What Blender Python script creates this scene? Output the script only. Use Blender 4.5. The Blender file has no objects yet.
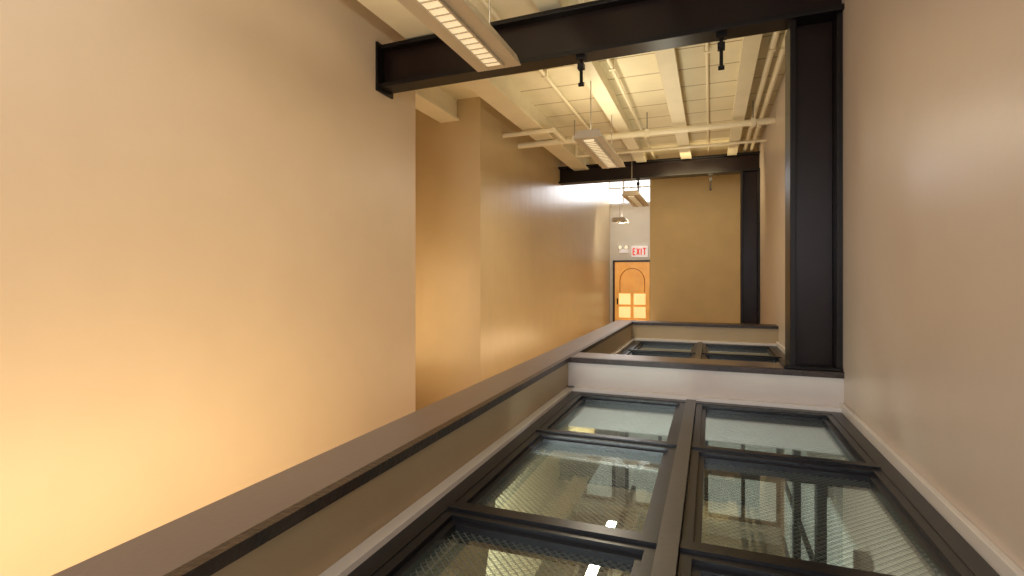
import bpy, math
from mathutils import Vector
S=0.66; ZE=2.6; F=520.0; TH=math.radians(20.9); VPY=278
sc=bpy.context.scene
try: sc.view_settings.view_transform='Standard'
except Exception as e: print(e)
def W(x,y,z): return Vector((x*S,y*S,(z+ZE)*S))

# ---------- materials
def mat(name,col,rough=.5,metal=0,noise=0,nscale=3,bump=0,bscale=60,emit=None,es=0,spec=.5,coat=0,stretch=None):
    m=bpy.data.materials.new(name); m.use_nodes=True; nt=m.node_tree; b=nt.nodes['Principled BSDF']
    b.inputs['Base Color'].default_value=(*col,1); b.inputs['Roughness'].default_value=rough
    b.inputs['Metallic'].default_value=metal; b.inputs['Specular IOR Level'].default_value=spec
    b.inputs['Coat Weight'].default_value=coat
    tc=nt.nodes.new('ShaderNodeTexCoord')
    if noise:
        n=nt.nodes.new('ShaderNodeTexNoise'); n.inputs['Scale'].default_value=nscale; n.inputs['Detail'].default_value=4
        nt.links.new(tc.outputs['Object'],n.inputs['Vector'])
        r=nt.nodes.new('ShaderNodeMapRange'); r.inputs['From Min'].default_value=.3; r.inputs['From Max'].default_value=.7
        r.inputs['To Min'].default_value=1-noise; r.inputs['To Max'].default_value=1+noise
        nt.links.new(n.outputs['Fac'],r.inputs['Value'])
        mx=nt.nodes.new('ShaderNodeVectorMath'); mx.operation='SCALE'; mx.inputs[0].default_value=col
        nt.links.new(r.outputs[0],mx.inputs['Scale']); nt.links.new(mx.outputs[0],b.inputs['Base Color'])
    if bump:
        n=nt.nodes.new('ShaderNodeTexNoise'); n.inputs['Scale'].default_value=bscale; n.inputs['Detail'].default_value=3
        if stretch:
            mp=nt.nodes.new('ShaderNodeMapping'); mp.inputs['Scale'].default_value=stretch
            nt.links.new(tc.outputs['Object'],mp.inputs['Vector']); nt.links.new(mp.outputs[0],n.inputs['Vector'])
        else: nt.links.new(tc.outputs['Object'],n.inputs['Vector'])
        bp=nt.nodes.new('ShaderNodeBump'); bp.inputs['Strength'].default_value=bump; bp.inputs['Distance'].default_value=.01
        nt.links.new(n.outputs['Fac'],bp.inputs['Height']); nt.links.new(bp.outputs[0],b.inputs['Normal'])
    if emit:
        b.inputs['Emission Color'].default_value=(*emit,1); b.inputs['Emission Strength'].default_value=es
    return m
M={}
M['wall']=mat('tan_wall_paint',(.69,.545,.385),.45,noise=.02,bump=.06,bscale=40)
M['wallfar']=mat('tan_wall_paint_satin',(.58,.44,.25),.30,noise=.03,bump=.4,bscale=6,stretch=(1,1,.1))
M['wallr']=mat('cream_wall_paint',(.65,.555,.475),.34,noise=.02,bump=.08,bscale=26)
M['wallend']=mat('end_wall_paint',(.60,.46,.24),.55,noise=.04,bump=.1)
M['grey']=mat('offwhite_wall_paint',(.76,.71,.62),.5,noise=.03,bump=.1)
M['cap']=mat('mauve_cap_paint',(.175,.135,.12),.28,noise=.05,bump=.05)
M['capedge']=mat('dark_brown_cap_edge',(.030,.016,.011),.35,noise=.4,nscale=12,bump=.3)
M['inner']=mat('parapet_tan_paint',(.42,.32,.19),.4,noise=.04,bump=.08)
M['curb']=mat('pale_curb_paint',(.60,.545,.51),.4,noise=.03,bump=.08)
M['white']=mat('white_trim_paint',(.74,.71,.68),.4,noise=.02,bump=.03)
M['steel']=mat('dark_painted_steel',(.006,.0045,.004),.36,noise=.15,nscale=8,spec=.25)
M['steelw']=mat('dark_steel_warm_reflection',(.011,.005,.004),.3,noise=.15,nscale=6,bump=.04,bscale=10,spec=.28)  # dark paint, with reflected warm light put in as a redder tone
M['frame']=mat('black_aluminium_frame',(.008,.008,.010),.3,noise=.15,bump=.03,spec=.4)
M['bar']=mat('bronze_glazing_bar',(.085,.078,.07),.32,metal=.3,noise=.1,bump=.05)
M['joist']=mat('cream_joist_paint',(.80,.72,.52),.5,noise=.05,bump=.1)
M['pipe']=mat('cream_pipe_paint',(.88,.79,.57),.4,noise=.04,bump=.05)
M['fix']=mat('fixture_beige_metal',(.55,.48,.37),.4,noise=.03,bump=.03)
M['diff']=mat('lamp_diffuser',(.9,.85,.7),.5,noise=.01,emit=(1,.80,.48),es=.55)
M['uplamp']=mat('lamp_uplight_lens',(.9,.9,.8),.5,noise=.01,emit=(1,.88,.65),es=2)
M['wood']=mat('orange_wood_floor',(.5,.25,.09),.35,noise=.15,nscale=5,bump=.1)
M['door']=mat('orange_door_wood',(.78,.36,.08),.2,noise=.3,nscale=3,bump=.05,emit=(1,.45,.09),es=.34)  # orange wood; emission added to brighten the door, which is no lamp
M['arch']=mat('door_inlay_wood',(.5,.2,.05),.3,noise=.15,emit=(1,.4,.08),es=.08)  # inlay wood with a faint added glow like the door's
M['sky']=mat('daylight_glazing',(.8,.9,1),.1,noise=.01,emit=(.97,.98,1),es=1.7)
M['reflglow']=mat('door_reflection_glow',(1,.8,.5),.1,noise=.35,nscale=2,emit=(1,.66,.24),es=.85)  # emissive stand-in for window reflections on the door
M['lowglow']=mat('lower_glow_panel',(.8,.75,.65),.2,noise=.1,nscale=2,emit=(1,.93,.78),es=.45)  # emissive panels added to brighten the room below, not real windows
M['signw']=mat('sign_white',(.85,.82,.78),.4,noise=.01,emit=(1,.9,.85),es=.25)
M['signr']=mat('sign_red',(.7,.03,.02),.4,noise=.01,emit=(1,.05,.02),es=.3)
M['cable']=mat('grey_cable',(.3,.27,.22),.4,noise=.05)
M['lowwall']=mat('lower_room_wall',(.70,.66,.56),.6,noise=.04,bump=.1)
M['carpet']=mat('lower_room_carpet',(.26,.27,.25),.9,noise=.3,nscale=8,bump=.2)
M['desk']=mat('lower_desk_top',(.55,.50,.42),.4,noise=.08,nscale=4,bump=.03)

def planks():
    m=mat('ceiling_plank_paint',(.80,.72,.51),.55,noise=.05,bump=.1)
    nt=m.node_tree; b=nt.nodes['Principled BSDF']
    src=b.inputs['Base Color'].links[0].from_socket
    tc=nt.nodes.new('ShaderNodeTexCoord'); sp=nt.nodes.new('ShaderNodeSeparateXYZ')
    nt.links.new(tc.outputs['Object'],sp.inputs[0])
    a=nt.nodes.new('ShaderNodeMath'); a.operation='MULTIPLY'; a.inputs[1].default_value=1.9
    nt.links.new(sp.outputs['Y'],a.inputs[0])
    fr=nt.nodes.new('ShaderNodeMath'); fr.operation='FRACT'; nt.links.new(a.outputs[0],fr.inputs[0])
    lt=nt.nodes.new('ShaderNodeMath'); lt.operation='LESS_THAN'; lt.inputs[1].default_value=.04
    nt.links.new(fr.outputs[0],lt.inputs[0])
    mx=nt.nodes.new('ShaderNodeMix'); mx.data_type='RGBA'
    nt.links.new(lt.outputs[0],mx.inputs['Factor']); nt.links.new(src,mx.inputs['A'])
    mx.inputs['B'].default_value=(.40,.30,.16,1)
    nt.links.new(mx.outputs['Result'],b.inputs['Base Color'])
    return m
M['plank']=planks()

def wired():
    m=bpy.data.materials.new('wired_glass'); m.use_nodes=True; nt=m.node_tree; nt.nodes.clear()
    out=nt.nodes.new('ShaderNodeOutputMaterial')
    tr=nt.nodes.new('ShaderNodeBsdfTransparent'); tr.inputs[0].default_value=(.73,.81,.79,1)
    gl=nt.nodes.new('ShaderNodeBsdfGlossy'); gl.inputs['Roughness'].default_value=.015; gl.inputs[0].default_value=(.9,.97,.97,1)
    lw=nt.nodes.new('ShaderNodeLayerWeight'); lw.inputs[0].default_value=.5
    pw=nt.nodes.new('ShaderNodeMath'); pw.operation='POWER'; pw.inputs[1].default_value=2.5; nt.links.new(lw.outputs['Facing'],pw.inputs[0])
    ma=nt.nodes.new('ShaderNodeMath'); ma.operation='MULTIPLY_ADD'; ma.inputs[1].default_value=.6; ma.inputs[2].default_value=.08; nt.links.new(pw.outputs[0],ma.inputs[0])
    mx=nt.nodes.new('ShaderNodeMixShader'); nt.links.new(ma.outputs[0],mx.inputs[0]); nt.links.new(tr.outputs[0],mx.inputs[1]); nt.links.new(gl.outputs[0],mx.inputs[2])
    tc=nt.nodes.new('ShaderNodeTexCoord'); sp=nt.nodes.new('ShaderNodeSeparateXYZ'); nt.links.new(tc.outputs['Object'],sp.inputs[0])
    ms=[]
    for sg in (1,-1):
        k=nt.nodes.new('ShaderNodeMath'); k.operation='MULTIPLY'; k.inputs[1].default_value=sg*1.0; nt.links.new(sp.outputs['Y'],k.inputs[0])
        a=nt.nodes.new('ShaderNodeMath'); a.operation='ADD'; nt.links.new(sp.outputs['X'],a.inputs[0]); nt.links.new(k.outputs[0],a.inputs[1])
        s=nt.nodes.new('ShaderNodeMath'); s.operation='MULTIPLY'; s.inputs[1].default_value=36; nt.links.new(a.outputs[0],s.inputs[0])
        f=nt.nodes.new('ShaderNodeMath'); f.operation='FRACT'; nt.links.new(s.outputs[0],f.inputs[0])
        l=nt.nodes.new('ShaderNodeMath'); l.operation='LESS_THAN'; l.inputs[1].default_value=.13; nt.links.new(f.outputs[0],l.inputs[0]); ms.append(l)
    mm=nt.nodes.new('ShaderNodeMath'); mm.operation='MAXIMUM'; nt.links.new(ms[0].outputs[0],mm.inputs[0]); nt.links.new(ms[1].outputs[0],mm.inputs[1])
    m3=nt.nodes.new('ShaderNodeMath'); m3.operation='MULTIPLY'; m3.inputs[1].default_value=.75; nt.links.new(mm.outputs[0],m3.inputs[0])
    wr=nt.nodes.new('ShaderNodeBsdfPrincipled'); wr.inputs['Base Color'].default_value=(.13,.145,.14,1); wr.inputs['Roughness'].default_value=.4
    m2=nt.nodes.new('ShaderNodeMixShader'); nt.links.new(m3.outputs[0],m2.inputs[0]); nt.links.new(mx.outputs[0],m2.inputs[1]); nt.links.new(wr.outputs[0],m2.inputs[2])
    nt.links.new(m2.outputs[0],out.inputs[0]); return m
M['glass']=wired()

# ---------- geometry helpers (all coordinates in layout units relative to eye height)
class Obj:
    def __init__(s,name): s.name=name; s.v=[]; s.f=[]; s.fm=[]; s.mats=[]
    def mi(s,m):
        if m not in s.mats: s.mats.append(m)
        return s.mats.index(m)
    def hexa(s,pts,m):
        n=len(s.v); s.v+= [W(*p) for p in pts]; k=s.mi(m)
        for f in ((0,3,2,1),(4,5,6,7),(0,1,5,4),(1,2,6,5),(2,3,7,6),(3,0,4,7)):
            s.f.append([n+i for i in f]); s.fm.append(k)
        return s
    def box(s,x0,x1,y0,y1,z0,z1,m):
        return s.hexa([(x0,y0,z0),(x1,y0,z0),(x1,y1,z0),(x0,y1,z0),(x0,y0,z1),(x1,y0,z1),(x1,y1,z1),(x0,y1,z1)],m)
    def tube(s,a,b,r,m,n=12):
        a=W(*a); b=W(*b); d=(b-a).normalized(); u=d.orthogonal().normalized(); w=d.cross(u); r*=S
        k=s.mi(m); n0=len(s.v)
        for p in (a,b):
            for i in range(n):
                t=2*math.pi*i/n; s.v.append(p+u*math.cos(t)*r+w*math.sin(t)*r)
        for i in range(n):
            j=(i+1)%n; s.f.append([n0+i,n0+j,n0+n+j,n0+n+i]); s.fm.append(k)
        s.f.append([n0+i for i in range(n)][::-1]); s.fm.append(k)
        s.f.append([n0+n+i for i in range(n)]); s.fm.append(k)
        return s
    def done(s,bevel=0,parent=None):
        me=bpy.data.meshes.new(s.name); me.from_pydata([tuple(v) for v in s.v],[],s.f); 
        for m in s.mats: me.materials.append(M[m])
        for p,k in zip(me.polygons,s.fm): p.material_index=k
        me.update(); o=bpy.data.objects.new(s.name,me); sc.collection.objects.link(o)
        import bmesh
        bm=bmesh.new(); bm.from_mesh(me); bmesh.ops.recalc_face_normals(bm,faces=bm.faces); bm.to_mesh(me); bm.free()
        if bevel:
            b=o.modifiers.new('bevel','BEVEL'); b.width=bevel; b.segments=2; b.limit_method='ANGLE'
        if parent: o.parent=parent
        return o

XR=1.13; XL=-3.97; ZF=-2.6; ZC=3.35; ZG=-1.2; ZP=-.86; XPI=-1.44; XPO=-1.78
YC0,YC1=5.48,5.9
YE0,YE1=10.35,10.75
YB=-4.5
# ---------- shell
Obj('wall_right').box(XR,XR+.3,YB,24,-5.5,4.6,'wallr').done()
Obj('wall_left').box(XL-.3,XL,YB,6.5,ZF-.2,ZC+.1,'wall').done()
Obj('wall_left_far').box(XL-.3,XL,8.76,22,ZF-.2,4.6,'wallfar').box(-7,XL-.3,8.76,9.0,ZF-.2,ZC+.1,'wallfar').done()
Obj('wall_alcove').box(-7.2,-7,6.2,9,ZF-.2,ZC+.1,'wall').box(-7,XL-.3,6.2,6.5,ZF-.2,ZC+.1,'wall').done()
Obj('wall_end_door').box(-4.3,XR,22,22.3,ZF-.2,3.1,'grey').done()
Obj('wall_end_tan').box(-1.80,XR,17,17.3,ZF-.2,4.6,'wallend').done()
Obj('wall_back').box(XL-.3,XR+.3,YB-.3,YB,-5.5,ZC+.1,'wall').done()
Obj('floor').box(-7.2,XPO,YB,22.3,ZF-.2,ZF,'wood').box(XPO,XR,YE1,22.3,ZF-.2,ZF,'wood').done()
Obj('ceiling').box(-7.2,XR+.3,YB,16,ZC,ZC+.15,'plank').box(-4.3,XR+.3,16,22.3,4.5,4.65,'plank').box(-4.3,XR+.3,15.95,16.05,ZC,4.6,'plank').done()
w=Obj('window_1').box(-4.2,-1,22.1,22.15,3.1,4.5,'sky')
for x in (-4.0,-3.4,-2.8,-2.2,-1.6): w.box(x-.03,x+.03,22.0,22.1,3.1,4.5,'white')
w.box(-4.2,-1,22.0,22.1,3.75,3.8,'white').box(-4.2,-1,21.95,22.1,3.05,3.13,'white'); w.done()

# ---------- parapet & curbs
Obj('parapet_left').box(XPO+.02,XPI-.001,YB,YE1,ZF,ZP-.05,'inner').box(XPO,XPI-.03,YB,YE1+.02,ZP-.05,ZP,'cap').box(XPI-.03,XPI+.02,YB,YE1,ZP-.045,ZP+.005,'capedge').done()
Obj('parapet_cross').box(XPI,XR,YC0,YC1,-1.6,ZP-.05,'curb').box(XPI+.02,XR,YC0+.05,YC1,ZP-.05,ZP,'cap').box(XPI+.02,XR,YC0-.02,YC0+.05,ZP-.05,ZP+.005,'capedge').done()
Obj('parapet_far').box(XPI,XR,YE0,YE1,ZF,ZP-.05,'inner').box(XPI+.02,XR,YE0-.02,YE1,ZP-.05,ZP,'capedge').done()
Obj('baseboard_right').box(XR-.035,XR,YB,YC0,ZG-.02,ZG+.07,'white').box(XR-.035,XR,YC1,YE0,ZG-.02,ZG+.07,'white').done(.004)
Obj('trim_1').box(XPI,XPI+.07,YB,YC0,ZG-.02,ZG+.03,'white').box(XPI,XR,YC0-.07,YC0,ZG-.02,ZG+.03,'white').box(XPI,XPI+.07,YC1,YE0,ZG-.02,ZG+.03,'white').box(XPI,XR,YE0-.1,YE0,ZG-.02,ZG+.03,'white').done()

# ---------- skylights
def skylight(y0,rows,pl,name='floor_skylight'):
    x0,xc,x1=XPI+.07,-.175,XR-.04
    ye=y0-rows*pl
    fr=Obj(name)
    t=.09
    fr.box(x0,x0+t,ye,y0,ZG-.1,ZG,'frame').box(x1-t,x1,ye,y0,ZG-.1,ZG,'frame')
    fr.box(x0+t,x1-t,y0-t,y0,ZG-.1,ZG,'frame').box(x0+t,x1-t,ye,ye+t,ZG-.1,ZG,'frame')
    fr.box(xc-.045,xc+.045,ye+t,y0-t,ZG-.12,ZG+.03,'bar')
    for i in range(rows):
        a=y0-(i+1)*pl; b=y0-i*pl
        if i<rows-1:
            fr.box(x0+t,xc-.05,a-.03,a+.03,ZG-.12,ZG+.01,'frame').box(xc+.05,x1-t,a-.03,a+.03,ZG-.12,ZG+.01,'frame')
        for (p,q) in ((x0+t,xc-.05),(xc+.05,x1-t)):
            aa=a+(.03 if i<rows-1 else t); bb=b-(.03 if i>0 else t)
            for (s,zt) in ((.05,ZG-.005),(.085,ZG-.03)):
                fr.box(p,p+s,aa,bb,ZG-.12,zt,'frame').box(q-s,q,aa,bb,ZG-.12,zt,'frame')
                fr.box(p+s,q-s,aa,aa+s,ZG-.12,zt,'frame').box(p+s,q-s,bb-s,bb,ZG-.12,zt,'frame')
            fr.box(p+.08,q-.08,aa+.08,bb-.08,ZG-.067,ZG-.06,'glass')
    return fr.done(0)
skylight(5.38,5,1.47)
skylight(10.2,3,1.40)

# ---------- room below
ZL=-4.6
lr=Obj('lower_room').box(-3.2,XR,YB,10.2,ZL-.1,ZL,'carpet')
lr.box(-3.3,-3.2,YB,10.2,ZL-.1,ZF-.2,'lowwall').box(-3.2,XR,10.0,10.2,ZL,ZF-.2,'lowwall')
lr.done()
g=Obj('glow_panel_lower')  # added glowing panels with dark frames on the lower end wall
for a in (-2.9,-1.5,-.1):
    g.box(a+.05,a+1.15,9.95,9.99,-4.2,-2.9,'lowglow')
    for x in (a,a+.6,a+1.15): g.box(x,x+.06,9.9,9.99,-4.25,-2.85,'frame')
    for z in (-4.25,-3.5,-2.9): g.box(a,a+1.2,9.9,9.99,z,z+.06,'frame')
g.done()
g=Obj('glow_panel_lower_side')  # added glowing panels along the lower side wall
for y in (1.4,3.0,4.6,6.2,7.8):
    g.box(XR-.04,XR-.01,y+.1,y+1.4,-4.1,-2.2,'lowglow')
    g.box(XR-.1,XR-.01,y-.06,y+.1,-4.2,-2.1,'frame').box(XR-.08,XR-.01,y+.1,y+1.4,-3.2,-3.12,'frame').box(XR-.08,XR-.01,y+.1,y+1.4,-4.18,-4.08,'frame')
g.done()
for (x0,x1,y0,y1) in ((-1.5,-.3,3.8,5.6),(-1.5,-.3,6.4,8.2),(.0,.9,5.0,6.6)):
    d=Obj('lower_desk').box(x0,x1,y0,y1,-3.62,-3.56,'desk')
    for x in (x0+.05,x1-.1):
        for y in (y0+.05,y1-.1): d.box(x,x+.06,y,y+.06,ZL,-3.62,'frame')
    d.box(x0+.4,x0+.46,y0+.3,y1-.3,-3.56,-3.1,'frame')
    d.done()

# ---------- steel
def ibeam(name,L,R,zb,zt,w,t=.05,web=.04):
    o=Obj(name)
    def seg(h0,h1,hw):
        o.hexa([(L[0],L[1]-hw,h0),(R[0],R[1]-hw,h0),(R[0],R[1]+hw,h0),(L[0],L[1]+hw,h0),
                (L[0],L[1]-hw,h1),(R[0],R[1]-hw,h1),(R[0],R[1]+hw,h1),(L[0],L[1]+hw,h1)],'steel' if hw>.05 else 'steelw')
    seg(zb,zb+t,w/2); seg(zt-t,zt,w/2); seg(zb+t,zt-t,web/2)
    return o
b=ibeam('steel_beam',(XL-.05,5.72),(XR,5.58),2.43,2.97,.26)
b.box(XL,XL+.03,5.54,5.90,2.38,3.0,'steel')
b.done(.003)
ibeam('steel_beam',(XL,14.2),(XR,14.2),2.64,3.1,.36).done(.003)
def column(y,z0,zt):
    o=Obj('steel_column'); x0=.70; x1=XR-.002
    o.box(x0,x0+.05,y-.18,y+.18,z0,zt,'steel').box(x1-.05,x1,y-.18,y+.18,z0,zt,'steel').box(x0+.05,x1-.05,y-.02,y+.02,z0,zt,'steelw')
    o.box(x0-.05,x1,y-.2,y+.2,z0,z0+.03,'steel')
    o.done(.003)
column(5.69,ZP+.006,2.43); column(14.2,ZF,2.64)

# ---------- ceiling structure
for x,wd,zb in ((-4.6,.3,2.95),(-3.35,.32,2.99),(-1.7,.16,3.05),(-.58,.16,3.05),(.5,.12,3.05)):
    j=Obj('ceiling_joist')
    j.box(x-wd/2,x+wd/2,YB if x>-4 else 6.5,15.95 if x>-4 else 8.76,zb+.05,ZC,'joist').box(x-wd/2-.05,x+wd/2+.05,YB if x>-4 else 6.5,15.95 if x>-4 else 8.76,zb,zb+.05,'joist')
    j.done(.003)
p=Obj('sprinkler_pipe').tube((XL,10.8,2.92),(XR,10.8,2.94),.06,'pipe').tube((XL,9.9,2.92),(-2.9,9.9,2.92),.045,'pipe').tube((-2.9,9.86,2.92),(-2.9,10.8,2.92),.045,'pipe')
for x in (-2.7,-1.2,.75): p.tube((x,10.8,2.93),(x,10.8,3.35),.012,'cable').box(x-.04,x+.04,10.73,10.87,2.86,3.0,'pipe')
p.done()
for x,z,r in ((.80,3.2,.04),(.95,3.2,.04),(-1.42,3.24,.03),(-2.5,3.27,.03),(-.05,3.29,.022)):
    cp=Obj('conduit_pipe').tube((x,YB,z),(x,15.9,z),r,'pipe')
    for y in (4.2,8,12): cp.box(x-.045,x+.045,y,y+.06,z-r-.01,ZC,'pipe')
    cp.done()
Obj('conduit_pipe').tube((-3.1,12.6,3.01),(XR,12.6,3.01),.03,'pipe').tube((-3.1,12.6,3.01),(-3.1,12.6,3.35),.03,'pipe').done()
def clamp(x,y,z,l=.30):
    Obj('beam_clamp').tube((x,y,z-l),(x,y,z+.0),.018,'steel').box(x-.035,x+.035,y-.035,y+.035,z-l*.45,z-l*.25,'steel').box(x-.05,x+.05,y-.05,y+.05,z-.04,z+.0,'steel').tube((x-.03,y,z-l),(x+.03,y,z-l),.022,'steel').done()
clamp(-1.33,5.62,2.43,.30); clamp(.1,5.6,2.43,.33)
clamp(-1.8,14.1,2.64,.4); clamp(-.0,14.1,2.64,.4)

# ---------- linear pendant lamps
def lamp(x,y0,y1,z,w=.42,ztop=ZC):
    o=Obj('linear_pendant_lamp'); h=.12; a=x-w/2; b=x+w/2
    o.hexa([(a,y0,z),(b,y0,z),(b,y1,z),(a,y1,z),(a+.05,y0,z+h),(b-.05,y0,z+h),(b-.05,y1,z+h),(a+.05,y1,z+h)],'fix')
    o.box(x-.08,x+.08,y0+.12,y1-.12,z-.012,z-.001,'diff')
    o.box(x-.10,x-.08,y0+.1,y1-.1,z-.03,z,'fix').box(x+.08,x+.10,y0+.1,y1-.1,z-.03,z,'fix')
    n=int((y1-y0)/.12)
    for i in range(1,n): 
        yy=y0+.1+(y1-y0-.2)*i/n; o.box(x-.08,x+.08,yy-.006,yy+.006,z-.025,z-.012,'fix')
    o.box(x-.1,x+.1,y0+.1,y1-.1,z+h,z+h+.01,'uplamp')
    for yy in (y0+.25,y1-.25): o.tube((x,yy,z+h),(x,yy,ztop),.008,'cable',6).tube((x,yy,ztop-.03),(x,yy,ztop),.05,'fix')
    o.done(.003)
lamp(-2.03,2.3,4.95,2.15,.48)
lamp(-1.73,7.7,10.0,2.11,.44)
lamp(-1.9,13.4,15.6,2.10,.44)
lamp(-3.0,18.3,19.3,2.0,.5,4.5)

# ---------- door
d=Obj('door_1'); dx0,dx1,dz=-3.83,-2.25,.74
d.box(dx0-.0,dx0+.08,21.9,22,ZF,dz,'capedge').box(dx1-.08,dx1,21.9,22,ZF,dz,'capedge').box(dx0,dx1,21.9,22,dz-.08,dz,'capedge')
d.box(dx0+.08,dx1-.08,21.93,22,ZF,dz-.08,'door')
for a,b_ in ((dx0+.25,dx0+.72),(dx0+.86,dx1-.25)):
    for c,e in ((-2.2,-1.75),(-1.65,-1.2),(-1.1,-.65)): d.box(a,b_,21.91,21.93,c,e,'reflglow')  # window reflections built as glowing panels on the wood
n=14; r=.5; cx=(dx0+dx1)/2
for i in range(n):
    t0=math.pi*i/n; t1=math.pi*(i+1)/n
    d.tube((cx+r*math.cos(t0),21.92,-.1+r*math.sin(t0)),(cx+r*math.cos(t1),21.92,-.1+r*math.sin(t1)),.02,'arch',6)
d.tube((cx-r,21.92,-.1),(cx-r,21.92,-.6),.02,'arch',6).tube((cx+r,21.92,-.1),(cx+r,21.92,-.6),.02,'arch',6)
d.tube((dx0+.2,21.85,-1.1),(dx0+.2,21.85,-.85),.03,'steel',8)
d.done()
# exit sign
e=Obj('exit_sign'); sy=21.9; k=.82
def X(x): return -3.06+(x+3.05)*k
e.box(X(-3.05),X(-2.25),sy,22,.86,1.32,'signw')
def st(x0,z0,x1,z1,wd=.024):
    x0,x1=X(x0),X(x1)
    v=Vector((x1-x0,z1-z0)); nn=Vector((-v.y,v.x)).normalized()*wd
    q=[(x0-nn.x,z0-nn.y),(x1-nn.x,z1-nn.y),(x1+nn.x,z1+nn.y),(x0+nn.x,z0+nn.y)]
    e.hexa([(a,sy-.02,b) for a,b in q]+[(a,sy+.001,b) for a,b in q],'signr')
zb,zt=.96,1.22
x=-2.97
st(x,zb,x,zt); st(x,zb,x+.11,zb); st(x,zt,x+.11,zt); st(x,(zb+zt)/2,x+.09,(zb+zt)/2)
x=-2.79; st(x,zb,x+.13,zt); st(x,zt,x+.13,zb)
x=-2.57; st(x,zb,x,zt)
x=-2.41; st(x,zb,x,zt); st(x-.07,zt,x+.07,zt)
e.done()
l=Obj('emergency_lamp').box(-3.55,-3.2,21.85,22,1.05,1.2,'signw')
for xx in (-3.5,-3.25): l.tube((xx,21.88,1.3),(xx,21.72,1.27),.09,'white').tube((xx,21.72,1.27),(xx,21.7,1.27),.07,'diff').tube((xx,21.88,1.2),(xx,21.88,1.3),.03,'white')
l.done()

# ---------- lights
def area(name,loc,tgt,sx,sy,pw,col):
    L=bpy.data.lights.new(name,'AREA'); L.shape='RECTANGLE'; L.size=sx*S; L.size_y=sy*S; L.energy=pw*.8; L.color=col
    o=bpy.data.objects.new(name,L); sc.collection.objects.link(o); o.location=W(*loc)
    o.rotation_euler=(W(*tgt)-W(*loc)).to_track_quat('-Z','Y').to_euler(); return o
warm=(1,.78,.43); cool=(.90,.93,1)
area('floor_bounce_fill',(-1.95,3.4,-1.9),(-3.97,3.8,-.7),7,.5,62,warm)  # added lamp standing in for sunlight bounced off the floor
area('floor_bounce_fill',(-2.0,12.5,-1.9),(-3.97,12.5,0),9,.6,34,(1,.72,.40))  # same added floor-bounce lamp for the far left wall
area('alcove_light',(-5.5,7.0,-.5),(-5.0,8.7,.5),1.5,3,20,(1,.72,.40))
area('back_daylight',(-1.3,-4.2,1.0),(-.9,6,0),4.0,2.8,128,(.92,.94,1))
area('clerestory_light',(-2.7,21.8,3.8),(-2.2,14,0),2.6,1.0,34,cool)
area('end_lobby_light',(-2.9,18.8,1.9),(-3.0,22,.8),.4,.8,20,(1,.95,.85))
area('ceiling_bounce_light',(-1.73,8.85,2.26),(-1.73,8.85,3.3),.2,2.1,7,(1,.90,.66))
area('ceiling_bounce_light',(-.6,9.5,1.6),(-.6,9.5,3.3),.3,8,18,(1,.92,.70))
area('ceiling_bounce_light',(-2.03,3.6,2.3),(-2.03,3.6,3.3),.2,2.4,11,(1,.94,.76))
area('pendant_downlight',(-1.73,8.85,2.07),(-1.73,8.85,0),.16,2.0,34,(1,.88,.68))
area('pendant_downlight',(-2.03,3.6,2.11),(-2.03,3.6,0),.16,2.3,9,(1,.88,.68))
area('end_wall_light',(-.5,13,2.6),(-.2,17,.5),1.5,.6,24,warm)  # warm area light aimed at the tan end wall
area('wall_glare_fill',(-2.8,1.2,3.2),(-3.97,1.6,2.2),.8,1.5,16,cool)  # added cool lamp for glare high on the left wall; no skylight modelled
area('lower_room_light',(-.9,3,-2.6),(-.6,7,-4.2),1.5,3,90,(.96,.98,.92))
w=bpy.data.worlds.new('world'); sc.world=w; w.use_nodes=True
w.node_tree.nodes['Background'].inputs[0].default_value=(1,.9,.78,1); w.node_tree.nodes['Background'].inputs[1].default_value=.3

# ---------- camera
c=bpy.data.cameras.new('camera'); c.sensor_width=36; c.lens=36*F/1024; c.shift_y=-(288-VPY)/1024; c.clip_start=.02
co=bpy.data.objects.new('camera',c); sc.collection.objects.link(co); co.location=W(0,0,0); co.rotation_euler=(math.pi/2,0,TH)
sc.camera=co
